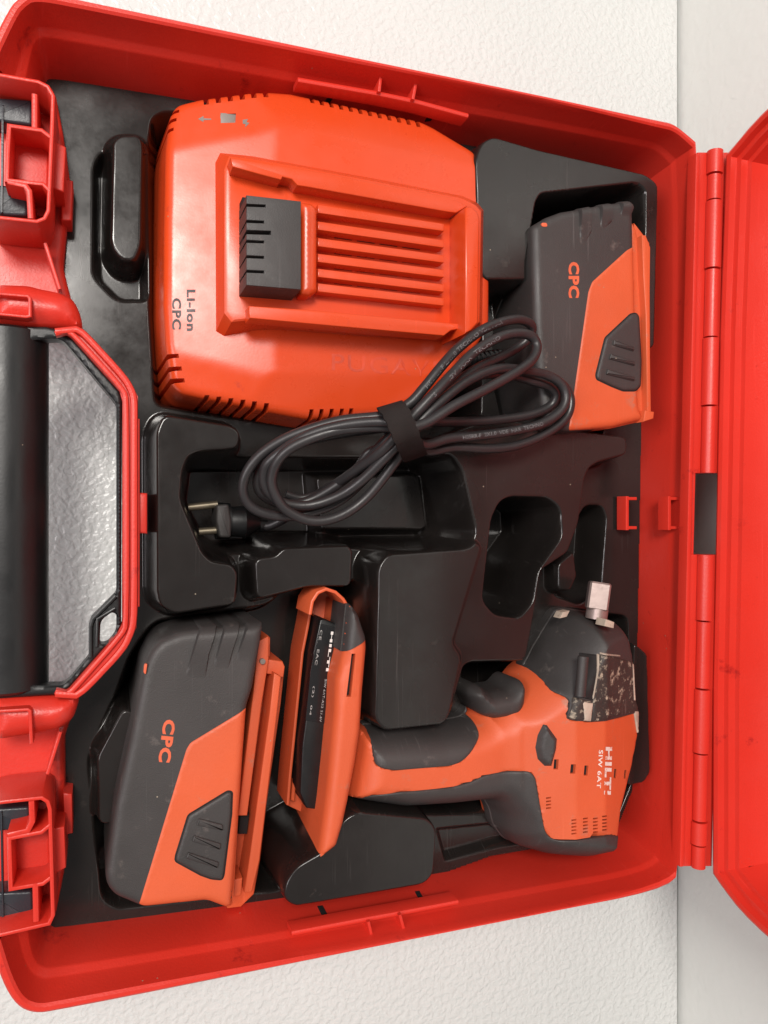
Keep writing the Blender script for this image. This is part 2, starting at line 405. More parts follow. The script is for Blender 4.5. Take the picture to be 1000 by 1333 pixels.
band_i = [(70,430),(82,430),(92,436),(156,507),(160,521),(160,813),(153,827),(90,899),(82,904),(70,905)]
bo = rnd(W(band_o, RIM), .5); bi = W(band_i, RIM)
poly = rnd(W(band_o[1:-1], RIM), .4); pin = W(band_i[::-1], RIM)
ring = W([(72,428)]+band_o[1:-1]+[(72,907)]+band_i[::-1], RIM)
sr = relief('handle_surround', ring, lambda x, y: np.full(np.shape(x), 10.72), 9.6, M['red'], case, .3, .1)
def walls(name, lst, zt, zb, m, parent, bev=.07):
    V, Fc = join_geo([strip_geo(p, w, zt+.002*i, zb, bev) for i, (p, w) in enumerate(lst)])
    return fixn(link(name, V, Fc, m, parent))
walls('bead', [([(72,431)]+[(a-5, b) for a, b in chaikin(band_o[1:-1], 2, False, .2)]+[(72,904)], 10)], RIM, 10.5, M['red'], sr, .12)
walls('bead', [([(72,434)]+[(a+5, b) for a, b in chaikin(band_i[1:-1], 2, False, .2)]+[(72,901)], 8)], 10.95, 10.5, M['red'], sr, .12)
slab('latch_tab', [(178,641),(192,642),(192,695),(178,694)], 10.4, 7, M['red'], case, .12)
slab('centre_rib', [(176,545),(182,545),(182,790),(176,790)], 10.7, 9, M['red'], case, .06)
def walls(name, lst, zt, zb, m, parent, bev=.07):
    V, Fc = join_geo([strip_geo(p, w, zt+.002*i, zb, bev) for i, (p, w) in enumerate(lst)])
    return fixn(link(name, V, Fc, m, parent))
for up_ in (True, False):
    if up_:
        fr = [([(XL,93),(0,97),(50,106),(62,112),(69,124),(68,160),(63,274),(58,284),(48,288),(0,283),(XL,280)], 6), ([(45,122),(45,166)], 8),
              ([(66,178),(54,169),(12,163),(10,200),(9,234),(56,239),(65,248)], 6), ([(40,284),(38,248),(33,241),(10,236)], 8)]
        fl = [(XL,98),(64,112),(68,124),(62,282),(XL,278)]; pk = [(14,166),(64,178),(63,244),(13,232)]
        lv = [[(XL,126),(42,130),(42,163),(XL,156)], [(XL,240),(36,242),(36,281),(XL,279)]]; st_ = [(4,136),(8,136),(6,278),(1,278)]
        fg = [[(68,182),(86,191),(83,250),(66,244)], [(80,232),(95,235),(93,287),(80,287)]]
        rb = [(59,316),(78,376)]; hw = [([(XL,381),(36,385),(39,388),(39,411),(34,412),(XL,407)], 5)]
    else:
        fr = [([(XL,1049),(0,1045),(54,1039),(62,1044),(65,1054),(69,1192),(64,1203),(0,1218),(XL,1221)], 6), ([(41,1043),(42,1070),(36,1082),(10,1088)], 8),
              ([(66,1074),(54,1084),(12,1092),(14,1158),(56,1151),(66,1143)], 6), ([(46,1150),(47,1200)], 8)]
        fl = [(XL,1052),(62,1043),(66,1054),(70,1196),(XL,1218)]; pk = [(14,1094),(64,1078),(66,1146),(15,1156)]
        lv = [[(XL,1053),(38,1050),(38,1078),(XL,1084)], [(XL,1163),(42,1160),(43,1198),(XL,1206)]]; st_ = [(0,1058),(5,1056),(9,1200),(4,1202)]
        fg = [[(66,1079),(84,1076),(86,1130),(68,1140)], [(82,1032),(94,1034),(95,1085),(84,1087)]]
        rb = [(79,953),(62,1008)]; hw = [([(XL,927),(36,924),(39,926),(41,968)], 5)]
    lt = walls('latch', fr, RIM+.05, 7.6, M['red'], case)
    slab('latch_floor', fl, 8.3, 7.4, M['red'], lt, .05)
    slab('latch_pocket', pk, 9.3, 8.2, M['red'], lt, .12)
    for q in lv: slab('lever', q, 9.5, 8.0, M['lever'], lt, .12, r=.15)
    slab('pin', [(a*.6, b) for a, b in st_], 9.6, 9.3, M['lever'], lt, .08)
    slab('latch_flange', fg[0], 9.9, 7.0, M['red'], case, .08); slab('latch_flange', fg[1], 8.1, 6.0, M['red'], case, .08)
    V, Fc = strip_geo(rb, 5, 9.6, 7.2, .06); fixn(link('rib', V, Fc, M['red'], case))
    walls('mount_wall', hw, 11.0, 10.0, M['red'], case)
# handle
aper = [(40,442),(74,440),(84,444),(152,525),(152,772),(121,806),(118,815),(117,854),(92,884),(82,893),(40,893)]
hout = [(-30,424),(60,425),(84,431),(94,438),(157,509),(159,521),(158,812),(152,826),(90,897),(76,904),(-30,912)]
loop = [(131,808),(146,797),(152,800),(152,824),(141,838),(130,840)]
p = W(hout, 10.3); ah = rnd(W(aper, 10.3), .2); lh = rnd(W(loop, 10.3), .25)
def hz(x, y):
    d = np.minimum(np.clip(-sd(x, y, p), 0, .07), np.clip(np.minimum(sd(x, y, ah), sd(x, y, lh)), 0, .07))
    return 10.2+d*1.2
hd = relief('handle', p, hz, 9.3, M['black'], case, .1, .07, [ah, lh])
walls('padlock_loop', [([(151,776),(121,806),(118,816),(118,856)], 5), ([(150,792),(127,806),(126,842)], 4)], 10.5, 9.5, M['black'], hd, .05)
y0 = P(10, 448, 9)[1]; y1 = P(10, 880, 9)[1]; gx = P(8, 666, 9)[0]
V, Fc = tube_geo([(gx, y0+.6, 8.9), (gx, y0-1, 8.9), (gx, (y0+y1)/2, 9), (gx, y1+1, 8.9), (gx, y1-.6, 8.9)], lambda t: 1.78 if .03 < t < .97 else 1.6, 40)
link('grip', V, Fc, M['black'], hd)
# side rails with slots
def wall_at(px, py):
    """where the sight line of a photo pixel meets the upper or lower side wall of the case"""
    lo_, hi_ = 6.4, 9.05; top = py < 666
    def gap(z):
        x, y = P(px, py, z); t = .72+.28*(8.0-z)/1.6 if z < 8 else .60+.12*(9.05-z)/1.05
        best = min(range(len(A)), key=lambda i: abs(A[i][0]+(B[i][0]-A[i][0])*t-x) + (50 if (A[i][1] > 0) != top else 0))
        nb_ = best+1 if best+1 < len(A) else best-1
        ax_, ay_ = (A[best][k]+(B[best][k]-A[best][k])*t for k in (0, 1)); bx_, by_ = (A[nb_][k]+(B[nb_][k]-A[nb_][k])*t for k in (0, 1))
        yy = ay_+(by_-ay_)*(x-ax_)/((bx_-ax_) or 1)
        return (abs(yy)-abs(y))
    zs = [lo_+(hi_-lo_)*i/40 for i in range(41)]; z = min(zs, key=lambda q: abs(gap(q)))
    x, y = P(px, py, z); return Vector((x, y, z))
def rail(pts_l, ribs_, slots):
    V, Fc = join_geo([strip_geo(pts_l, 7, 10.0, 9.0, .12)]+[strip_geo(q, 4, 10.25, 9.0, .05) for q in ribs_])
    o = fixn(link('side_rail', V, Fc, M['red'], case))
    for q in slots:
        w_ = [wall_at(*a) for a in q]; nn = (w_[1]-w_[0]).cross(w_[3]-w_[0]).normalized()
        if nn.y*w_[0].y > 0: nn = -nn
        V = [tuple(a+nn*.03) for a in w_]+[tuple(a-nn*.2) for a in w_]
        fixn(link('rail_slot', V, [(0,1,2,3),(4,5,6,7),(0,1,5,4),(1,2,6,5),(2,3,7,6),(3,0,4,7)], M['dark'], o))
rail([(388,103),(492,121),(540,131),(610,150)], [[(496,101),(494,119)], [(542,108),(538,129)]],
     [[(429,124),(435,125),(428,136),(421,134)], [(560,146),(566,147),(561,157),(553,158)]])
rail([(380,1216),(480,1197),(524,1189),(597,1175)], [[(480,1200),(484,1217)], [(521,1191),(526,1209)]],
     [[(413,1180),(420,1179),(427,1192),(420,1194)], [(540,1161),(546,1160),(552,1171),(546,1172)]])
# clips on the back wall
for bx, z in ((822, 7.6), (877, 9.9)):
    walls('wall_clip', [([(bx-5,646),(bx-5,690)], 4), ([(bx-6,649),(bx+7,649)], 3.4), ([(bx-6,687),(bx+7,687)], 3.4)], z, z-.9, M['red'], case, .04)
# hinge
HZ = 11.3; seams = [196,228,262,351,440,529,617,None,721,808,896,980,1068,1099,1130]
def hx(y): return 931-(y-196)*(22/934)
mesh0 = None
for a, b in zip(seams[:-1], seams[1:]):
    if a is None or b is None: continue
    p0 = P(hx(a), a+1.2, HZ); p1 = P(hx(b), b-1.2, HZ)
    big = (a in (196, 262, 440, 721, 896, 1068))
    V, Fc = tube_geo([(*p0, HZ), (*p1, HZ)], .46 if big else .40, 18, True, 1)
    link('hinge_knuckle', V, Fc, M['red'], case)
for a, b in ((198, 616), (722, 1128)):
    slab('hinge_flange', [(hx(a)-22,a),(hx(a)+2,a),(hx(b)+2,b),(hx(b)-22,b)], 11.05, 10.2, M['red'], case, .06)
    slab('hinge_flange', [(hx(a)+3,a),(hx(a)+18,a),(hx(b)+18,b),(hx(b)+3,b)], 11.1, 10.3, M['red'], case, .06)
V, Fc = strip_geo([(909,200),(888,1128)], 5, 11.2, 10.5, .05); fixn(link('rim_bead', V, Fc, M['red'], case))
# lid, standing open
LX = P(943, 200, HZ)[0]; LX2 = P(925, 1130, HZ)[0]
lidp = [(21.1,.1),(21.5,1.0),(22.2,2.4),(22.8,4.4),(23.1,7),(23.1,33),(22.2,35.2),(20.5,36),(-20.5,36),(-22.4,35.2),(-23.3,33),(-23.3,7),(-23.0,4.6),(-22.5,2.6),(-21.8,1.2),(-21.1,.1)]
lp = chaikin(lidp, 1)
def lring(ins, dep):
    q = offset(ccw(lp), -ins)
    return [((LX+(LX2-LX)*(21-y)/42)+dep, y, HZ-.3+s) for y, s in q]
rings = [lring(.9, 4.9), lring(.15, 4.3), lring(0, .3), lring(.06, .06), lring(.2, 0), lring(.42, .08), lring(.46, .5), lring(.75, .55), lring(.8, 1.0), lring(1.05, 1.06), lring(1.1, 1.7), lring(1.35, 3.2), lring(1.9, 4.0), lring(2.6, 4.15)]
n = len(rings[0]); V = [v for r in rings for v in r]; Fc = []
for r in range(len(rings)-1):
    for i in range(n): Fc.append((r*n+i, r*n+(i+1) % n, (r+1)*n+(i+1) % n, (r+1)*n+i))
Fc.append(tuple(range((len(rings)-1)*n, len(rings)*n))); Fc.append(tuple(range(n)))
fixn(link('lid', V, Fc, M['red'], case, 30))
# ------------------------------------------------------------------ black formed insert
LB = 6.5
lin = W([(60,104),(110,111),(400,158),(680,203),(800,223),(822,230),(836,250),(822,1020),(800,1075),(700,1098),(640,1108),(565,1135),(400,1164),(75,1205),(62,1195),(72,960),(104,905),(117,897),(166,845),(178,818),(181,791),(181,515),(168,492),(112,432),(100,400),(78,345),(78,170),(62,130)], LB)
step = .062
Aa = np.array(lin); x0, y0_ = Aa.min(0)-.4; x1, y1_ = Aa.max(0)+.4
gx_ = np.arange(x0, x1, step); gy_ = np.arange(y0_, y1_, step); GX, GY = np.meshgrid(gx_, gy_)
Z = np.full(GX.shape, LB)
def feat(pts, z, zt=None, w=.55, cr=.5, soft=True):
    """raise or sink the sheet inside the outline traced at height zt"""
    global Z
    zt = z if zt is None else zt
    p = rnd(W(pts, zt), cr, 5)
    a = np.array(p); mnx, mny = a.min(0)-w-.1; mxx, mxy = a.max(0)+w+.1
    ix = (gx_ >= mnx) & (gx_ <= mxx); iy = (gy_ >= mny) & (gy_ <= mxy)
    sub = np.ix_(iy, ix)
    d = sd(GX[sub], GY[sub], p)
    raise_ = (z > LB)
    t = (w-d)/w if raise_ else (-d)/w      # a block spreads outward at its foot, a pocket narrows inward
    rr = .22
    t = np.clip(t, 0, 1)
    # straight wall with rounded shoulders
    s = np.where(t < rr, t*t/(2*rr), np.where(t > 1-rr, (1-rr)-(1-t)**2/(2*rr), t-rr/2))/(1-rr)
    Z[sub] = Z[sub]*(1-s)+z*s
# pockets
feat([(190,190),(195,152),(212,142),(400,150),(615,200),(630,350),(628,545),(400,560),(200,530),(192,400)], 3.0, LB, .9, .6)
feat([(120,214),(130,197),(194,190),(196,394),(152,394),(119,360)], 5.3, LB, .45, .5)
feat([(149,186),(158,178),(180,178),(184,190),(182,318),(174,338),(158,336),(146,318)], 7.5, 7.5, .55, .4)
feat([(168,850),(200,806),(350,785),(400,735),(480,760),(482,950),(600,940),(600,862),(690,858),(730,790),(818,800),(826,1030),(795,1092),(700,1095),(640,1060),(565,1062),(470,1058),(440,1085),(420,1110),(370,1160),(150,1185),(130,1170),(112,985),(150,900)], 3.0, LB, .8, .6)
feat([(560,1072),(660,1062),(690,1090),(640,1098),(572,1116)], 5.8, 5.8, .4, .2)
feat([(128,986),(160,926),(172,926),(152,1070),(130,1072)], 7.9, 7.9, .45, .3)
# blocks
feat([(620,205),(628,186),(642,179),(700,196),(840,228),(856,240),(851,452),(700,455),(690,362),(632,363),(624,350)], 10.0, 10.0, .6, .35)
feat([(697,262),(704,251),(830,237),(841,246),(838,454),(836,520),(830,575),(700,575),(680,480),(684,340)], 3.0, 10.0, .35, .4)
feat([(205,562),(214,542),(300,556),(311,563),(309,582),(260,585),(244,592),(236,612),(233,650),(262,720),(275,733),(302,737),(308,747),(305,785),(228,797),(209,786),(206,770)], 9.3, 9.3, .55, .3)
feat([(333,729),(360,725),(369,715),(454,712),(458,718),(456,762),(400,762),(336,778)], 8.8, 8.8, .5, .3)
feat([(494,738),(504,724),(545,592),(560,575),(640,545),(815,570),(815,590),(778,600),(766,608),(760,622),(752,680),(738,718),(702,742),(694,800),(684,858),(612,860),(602,866),(585,930),(576,940),(500,948),(489,936)], 9.2, 9.2, .6, .3)
feat([(494,738),(504,724),(600,717),(616,706),(626,712),(588,838),(600,856),(584,931),(576,941),(500,949),(489,936)], 9.6, 9.6, .25, .3)
feat([(247,598),(262,588),(588,590),(603,612),(621,692),(614,710),(600,716),(480,719),(462,712),(362,712),(352,724),(292,728),(268,712),(240,652),(245,618)], 3.0, 9.2, .7, .4)
feat([(400,612),(540,606),(556,614),(566,690),(552,700),(408,700)], 4.4, 4.4, .6, .3)
feat([(639,674),(650,652),(664,645),(712,646),(730,660),(732,700),(702,742),(694,785),(676,806),(644,802),(627,782)], 3.0, 9.2, .55, .45)
feat([(758,672),(768,656),(790,656),(797,672),(790,770),(760,790),(726,778),(724,762),(745,712)], 4.0, 7.0, .6, .4)
feat([(728,735),(746,720),(750,750),(742,768),(728,766)], 7.6, 7.6, .4, .2)
feat([(448,1068),(466,1058),(556,1066),(567,1078),(563,1138),(551,1150),(384,1179),(371,1170),(373,1150),(386,1130),(424,1108),(440,1086)], 9.6, 9.6, .55, .35)
feat([(826,838),(842,852),(846,1005),(838,1018),(818,1022)], 8.6, 8.6, .5, .25)
ins = sd(GX, GY, lin)
t_ = np.clip((ins+.32)/.3, 0, 1); Z = np.where(Z < LB, Z*(1-t_)+LB*t_, Z); Z = np.where(ins > .1, LB, Z)
nyy, nxx = GX.shape; keep = ins < .3
c = keep[:-1, :-1] & keep[1:, :-1] & keep[:-1, 1:] & keep[1:, 1:]
idx = np.arange(nyy*nxx).reshape(nyy, nxx)
q = np.stack([idx[:-1, :-1][c], idx[:-1, 1:][c], idx[1:, 1:][c], idx[1:, :-1][c]], 1)
usedv, inv = np.unique(q, return_inverse=True); q = inv.reshape(q.shape)
vv = np.stack([GX.ravel()[usedv], GY.ravel()[usedv], Z.ravel()[usedv]], 1)
me = bpy.data.meshes.new('case_insert'); cc = np.array([15, 0, 3.0])
me.vertices.add(len(vv)); me.vertices.foreach_set('co', ((vv-cc)*S).ravel())
me.loops.add(q.size); me.loops.foreach_set('vertex_index', q.ravel().astype(np.int32))
me.polygons.add(len(q)); me.polygons.foreach_set('loop_start', np.arange(0, q.size, 4, dtype=np.int32))
me.update(calc_edges=True); me.validate(); me.shade_smooth(); me.materials.append(M['liner'])
lo = bpy.data.objects.new('case_insert', me); COL.objects.link(lo); lo.location = cc*S
tag(lo, 'glossy black thermoformed insert with moulded pockets filling the red case', 'tray insert')
def fval(x, y, poly): return sd(np.array([x]), np.array([y]), poly)[0]
# ------------------------------------------------------------------ charger
ch = thing('battery_charger', (12, 12, 3.05), 'glossy orange red battery charger with a slotted dock and black contact block', 'battery charger')
co = [(230,136),(260,130),(350,124),(376,125),(400,130),(545,160),(562,170),(612,206),(617,262),(627,276),(626,430),(600,472),(545,522),(500,541),(400,548),(350,539),(234,513),(222,500),(215,450),(212,400),(213,300),(215,200),(221,152)]
co_w = rnd(W(co, 8.7), .35)
def hp(p1, p2):
    """signed distance from the line p1-p2 (photo pixels at z 9.8), positive on the right going along it on the photo"""
    a = P(*p1, 9.8); b = P(*p2, 9.8); ex, ey = b[0]-a[0], b[1]-a[1]; l = math.hypot(ex, ey)
    return lambda x, y: ((x-a[0])*ey-(y-a[1])*ex)/l
lt_ = hp((362,200), (362,500)); tp_ = hp((380,168), (612,217)); bt_ = hp((600,486), (378,484)); ul_ = hp((213,190), (362,168)); bl_ = hp((378,500), (215,452))
def smin(a, b, k=.05):
    h = np.clip(.5+.5*(b-a)/k, 0, 1); return b*(1-h)+a*h-k*h*(1-h)
def chz(x, y):
    D = np.full(np.shape(x), 9.9)
    a = 9.9-.13*np.clip(lt_(x, y), 0, 99)
    t = 9.9-.34*np.clip(-tp_(x, y), -1, 99)
    b = 9.9-.26*np.clip(-bt_(x, y), -1, 99)
    u = a-.20*np.clip(-ul_(x, y), -1, 99)
    l = a-.16*np.clip(-bl_(x, y), -1, 99)
    s = smin(smin(smin(D, a), t), b); s = smin(s, np.where(lt_(x, y) > -.3, u, 99)); s = smin(s, np.where(lt_(x, y) > -.3, l, 99))
    d = np.clip(-sd(x, y, co_w), 0, .4)
    return s-.4+np.sqrt(np.maximum(.16-(.4-d)**2, 0))
# comb vents cut into the outline
def cut(poly_px, notches):
    """notches: (centre x, centre y, inward dx, dy, half width) on an edge of the outline"""
    return poly_px
base_px = [(q[0], q[1]) for q in co]
def notch_rects():
    out = []
    for x in (267.5,283,298,313,327.5,343): y = 130-(x-267)*.075; out.append([(x-3.4,y-14),(x+3.4,y-14),(x+3.2,y+11),(x-3.2,y+11)])
    for i in range(12):
        x = 402+i*12.4; y = 132+i*2.75; out.append([(x-3,y-12),(x+2.6,y-12),(x+3.9,y+10),(x-1.3,y+9)])
    for y in (147,159,172): out.append([(200,y-2.2),(233-(y-147)*.3,y-2.2),(233-(y-147)*.3,y+2.2),(200,y+2.2)])
    for y in (466,482,497): out.append([(196,y-2.6),(231+(y-466)*.25,y-2.6),(232+(y-466)*.25,y+2.6),(196,y+2.6)])
    for i, x in enumerate((268,283,298,313,327.5,343)): y = 516+i*2.3; out.append([(x-2.8,y),(x+3.2,y),(x+2,y+40),(x-4,y+40)])
    for i, x in enumerate((401,414,427,440,452)): y = 535-i*.3; out.append([(x-2.4,y),(x+2.8,y),(x+2,y+30),(x-3,y+30)])
    return out
nr = [W(r_, 8.7) for r_ in notch_rects()]
def boolean_outline(poly, rects):
    """walk the outline and step in around every rectangle that crosses it"""
    import mathutils
    # dense sampling of the outline, drop the samples inside a notch and insert the notch's inner corners
    pts = []
    n_ = len(poly)
    for i in range(n_):
        a = poly[i]; b = poly[(i+1) % n_]; q_ = max(1, int(math.dist(a, b)/.02))
        for j in range(q_): pts.append((a[0]+(b[0]-a[0])*j/q_, a[1]+(b[1]-a[1])*j/q_))
    arr = np.array(pts); own = np.full(len(arr), -1)
    for k_, r_ in enumerate(rects):
        own[sd(arr[:, 0], arr[:, 1], r_) < 0] = k_
    s0 = int(np.argmax(own == -1)); out = []; i = 0; N_ = len(arr); last = -1
    while i < N_:
        k_ = own[(s0+i) % N_]
        if k_ == -1:
            if i % 6 == 0 or own[(s0+i+1) % N_] != -1 or last != -1: out.append(tuple(arr[(s0+i) % N_]))
            last = -1; i += 1
        else:
            e = Vector(out[-1]); ic = [Vector(c_) for c_ in rects[k_] if fval(c_[0], c_[1], poly) < -.02]
            ic.sort(key=lambda c_: (c_-e).length)
            if len(ic) > 2: ic = sorted(ic, key=lambda c_: (c_-e).length)[:2]
            out += [tuple(c_) for c_ in ic]
            while i < N_ and own[(s0+i) % N_] == k_: i += 1
            last = k_
    return out
body_poly = boolean_outline(ccw(co_w), nr)
win = W([(288,148),(307,149),(306,162),(287,161)], 9.3)
relief('housing', body_poly, chz, 3.05, M['orange'], ch, .14, .3, [win], k=.045)
inn = offset(ccw(co_w), -.62)
relief('dark_core', inn, lambda x, y: chz(x, y)-.5, 3.2, M['dark'], ch, .5, .1)  # near-black core: its colour stands in for the shade inside the vent notches
wz = float(chz(np.array([np.mean([q[0] for q in win])]), np.array([np.mean([q[1] for q in win])]))[0])
slab('indicator_window', offset(ccw(win), .03), wz-.06, wz-.4, M['lens'], ch, .02, world_pts=True)
text('lettering', 'Li-Ion', (243,377), 54, 11.5, chz, M['ink'], ch, bold=.04)
text('lettering', 'CPC', (224,388), 41, 12, chz, M['ink'], ch, bold=.035)
text('worn_marking', 'PUGAVB', (432,482), 150, 22, chz, M['residue'], ch, bold=.005, down=(1,.07), upd=(.0,-1))
def mark(name, pts, zf, m, parent, z0=9.5, lift=.012):
    V = []
    for px, py in pts:
        z = z0
        for _ in range(4):
            x, y = P(px, py, z); z = float(zf(np.array([x]), np.array([y]))[0])
        V.append((x, y, z+lift))
    Fc = [tuple(range(len(V)))]
    o = link(name, V, Fc, m, parent, smooth=False)
    if o.data.polygons[0].normal.z < 0: o.data.flip_normals()
    return o
mark('arrow_mark', [(258,155),(265,151),(265,154),(275,154.5),(275,156),(265,156.5),(265,159)], chz, M['lens'], ch)
mark('bolt_mark', [(316,156),(323,155),(321,159),(325,160),(319,166),(320,162),(316,161)], chz, M['lens'], ch)
# dock platform
dt = [(293,222),(299,205),(330,209),(375,216),(480,236),(600,259),(618,268),(625,276),(623,418),(612,429),(580,434),(480,427),(400,421),(330,415),(302,418),(293,406)]
db = [(279,212),(285,200),(330,204),(375,212),(480,231),(602,255),(622,264),(630,274),(628,432),(618,447),(580,449),(480,443),(400,437),(340,434),(290,440),(280,434)]
a_ = W(dt, 11.0); b_ = W(db, 9.3); n = len(a_)
rg = [[(x, y, 9.2) for x, y in b_], [(a_[i][0]*.12+b_[i][0]*.88, a_[i][1]*.12+b_[i][1]*.88, 9.62) for i in range(n)], [(a_[i][0]*.93+b_[i][0]*.07, a_[i][1]*.93+b_[i][1]*.07, 10.95) for i in range(n)], [(x, y, 11.02) for x, y in [(a_[i][0]*.98+np.mean([q[0] for q in a_])*.02, a_[i][1]*.98+np.mean([q[1] for q in a_])*.02) for i in range(n)]]]
V = [v for r in rg for v in r]; Fc = [(r*n+i, r*n+(i+1) % n, (r+1)*n+(i+1) % n, (r+1)*n+i) for r in range(3) for i in range(n)]; Fc.append(tuple(range(3*n, 4*n)))
dock = fixn(link('dock', V, Fc, M['orange'], ch, 30))
slab('dock_rail', [(300,205),(400,221),(582,256),(609,268),(594,277),(580,275),(400,243),(387,241),(380,233),(368,230),(366,234),(339,227),(303,217)], 12.0, 10.9, M['orange'], dock, .05)
slab('dock_rail', [(324,398),(400,403),(580,420),(596,421),(598,428),(587,430),(578,437),(400,421),(325,414)], 12.0, 10.9, M['orange'], dock, .05)
slab('dock_end', [(606,270),(614,268),(622,275),(625,284),(623,420),(614,430),(606,434)], 12.9, 10.0, M['orange'], dock, .12)
cb = [(321,254),(392,262),(392,377),(321,371)]
cbp = [(321,254)]
poly_cb = [(392,262),(392,377),(321,371)]
for y, l in ((353,23),(334,23),(314,23),(302,32),(288,23),(267,25)):
    hh = 2.6 if l == 32 else 1.7
    poly_cb += [(321,y+hh),(321+l,y+hh+1),(321+l,y-hh+1),(321,y-hh)]
poly_cb += [(321,254)]
slab('contact_block', poly_cb, 13.0, 11.0, M['grey'], dock, .03)
slab('contact_block_foot', [(316,256),(350,262),(350,375),(316,371)], 11.9, 11.0, M['dark'], dock, .05)
p = rnd(W([(392,262),(406,263),(414,270),(414,379),(404,384),(392,382)], 12.1), .1)
relief('dock_hump', p, edge_round(p, 12.1, .3), 10.9, M['orange'], dock, .15, .3)
for a, b in zip([272,294,315.5,336,355.5,374.5], [296,317.5,337,356,375,393]):
    h = 7
    slab('dock_rib', [(414,a-h+1),(578,b-h+2),(578,b+h-2),(414,a+h-2)], 11.75, 10.9, M['orange'], dock, .04)
for i, (a, b) in enumerate(zip([305,326,346,365], [328,346.5,365,384])):
    for k_ in range(4):
        t0 = .13+.18*k_; t1 = t0+.14; x0_ = 414+164*t0; x1_ = 414+164*t1; ya = a+(b-a)*t0; yb = a+(b-a)*t1
        slab('dock_vent', [(x0_,ya-1),(x1_,yb-1),(x1_,yb+1.6),(x0_,ya+1.6)], 11.06, 10.9, M['dark'], dock, .01)
# ------------------------------------------------------------------ power cord, plug, strap
path = [(652,474,9.5),(630,478,10.8),(600,493,11.6),(570,516,12.0),(540,545,12.0),(505,571,11.3),(478,598,10.3),(442,629,9.6),(401,652,9.0),(365,655,8.9),(340,642,9.2),(336,622,9.5),(350,600,9.8),(388,577,10.2),(450,563,10.8),(505,556,11.4),(540,549,11.6),
 (565,549,11.4),(599,549,11.0),(642,547,10.8),(686,541,10.8),(714,530,10.8),(724,516,11.0),(716,504,11.1),(696,497,11.3),(667,489,11.5),(632,487,12.0),(607,496,12.3),(582,514,12.6),(548,545,12.6),
 (514,578,12.0),(478,620,10.8),(442,652,9.9),(401,668,9.6),(365,672,9.6),(332,663,9.7),(317,643,9.9),(321,616,10.2),(343,589,10.6),(383,566,11.2),(442,548,12.0),(500,541,12.8),(532,526,13.0),
 (552,505,13.1),(574,478,13.1),(596,454,12.9),(624,432,12.7),(651,420,12.4),(676,416,12.0),(692,424,11.6),(688,440,11.2),(670,455,11.0),(645,468,11.2),(617,482,12.1),(590,504,12.7),(560,532,13.0),
 (532,572,12.6),(514,602,11.6),(478,647,10.9),(442,672,10.7),(406,678,10.6),(373,664,10.6),(356,638,10.7),(355,616,10.9),(366,594,11.3),(392,576,11.7),(442,560,12.2),(505,556,12.9),(530,566,12.8),
 (552,579,12.2),(584,571,11.9),(624,567,11.8),(667,561,11.8),(704,552,11.8),(729,536,11.8),(737,517,11.8),(730,499,11.8),(711,488,11.8),(686,483,12.0),(650,480,12.5),(612,494,13.0),(577,520,13.3),(545,550,13.2),
 (505,592,12.2),(470,626,11.2),(440,646,10.6),(402,658,10.2),(368,654,10.1),(347,636,10.3),(344,614,10.6),(356,596,11.0),(400,567,11.7),(450,553,12.4),(500,549,13.2),(530,556,13.7),(556,550,13.8),(593,527,13.8),(636,505,13.6),(673,484,13.3),(693,468,13.0),(699,451,12.8),(692,438,12.8),(673,434,12.9),(648,440,13.1),(617,459,13.4),(589,487,13.6),(562,516,13.7),(534,546,13.4),
 (500,584,12.4),(469,608,11.0),(433,633,9.2),(400,652,7.6),(375,672,6.4),(352,684,5.8),(340,684,5.6)]
pw = [(*P(a, b, z), z) for a, b, z in path]
V, Fc = tube_geo(pw, .255, 14, True, 7)
cord = link('power_cord', V, Fc, M['cord'], ch)
# extra lowest turn, the bottom strand of the bundle
pw2 = [(*P(a, b, z), z) for a, b, z in [(500,566,11.0),(530,572,11.4),(556,587,11.3),(592,582,11.2),(636,584,11.1),(672,580,11.1),(708,566,11.1),(736,545,11.1),(743,522,11.1),(734,502,11.0),(714,492,10.6)]]
V, Fc = tube_geo(pw2, .25, 14, True, 7); link('cord_turn', V, Fc, M['cord'], cord)
pw3 = [(*P(a, b, z), z) for a, b, z in [(505,582,10.6),(480,588,10.4),(462,612,9.8),(430,636,9.2),(395,648,8.8),(372,643,8.8)]]
V, Fc = tube_geo(pw3, .2, 12, True, 7); link('cord_turn', V, Fc, M['cord'], cord)
# strain relief at the charger
g = []
for i in range(7):
    a = P(612+i*6, 469-i*1.2, 10.2); b = P(615+i*6, 468.4-i*1.2, 10.2)
    g.append(tube_geo([(*a, 10.2), (*b, 10.2)], .42-.02*i, 14, True, 1))
g.append(tube_geo([(*P(608,470,10.2), 10.2), (*P(655,462,10.2), 10.2)], .3, 12, True, 1))
V, Fc = join_geo(g); link('strain_relief', V, Fc, M['black'], ch)
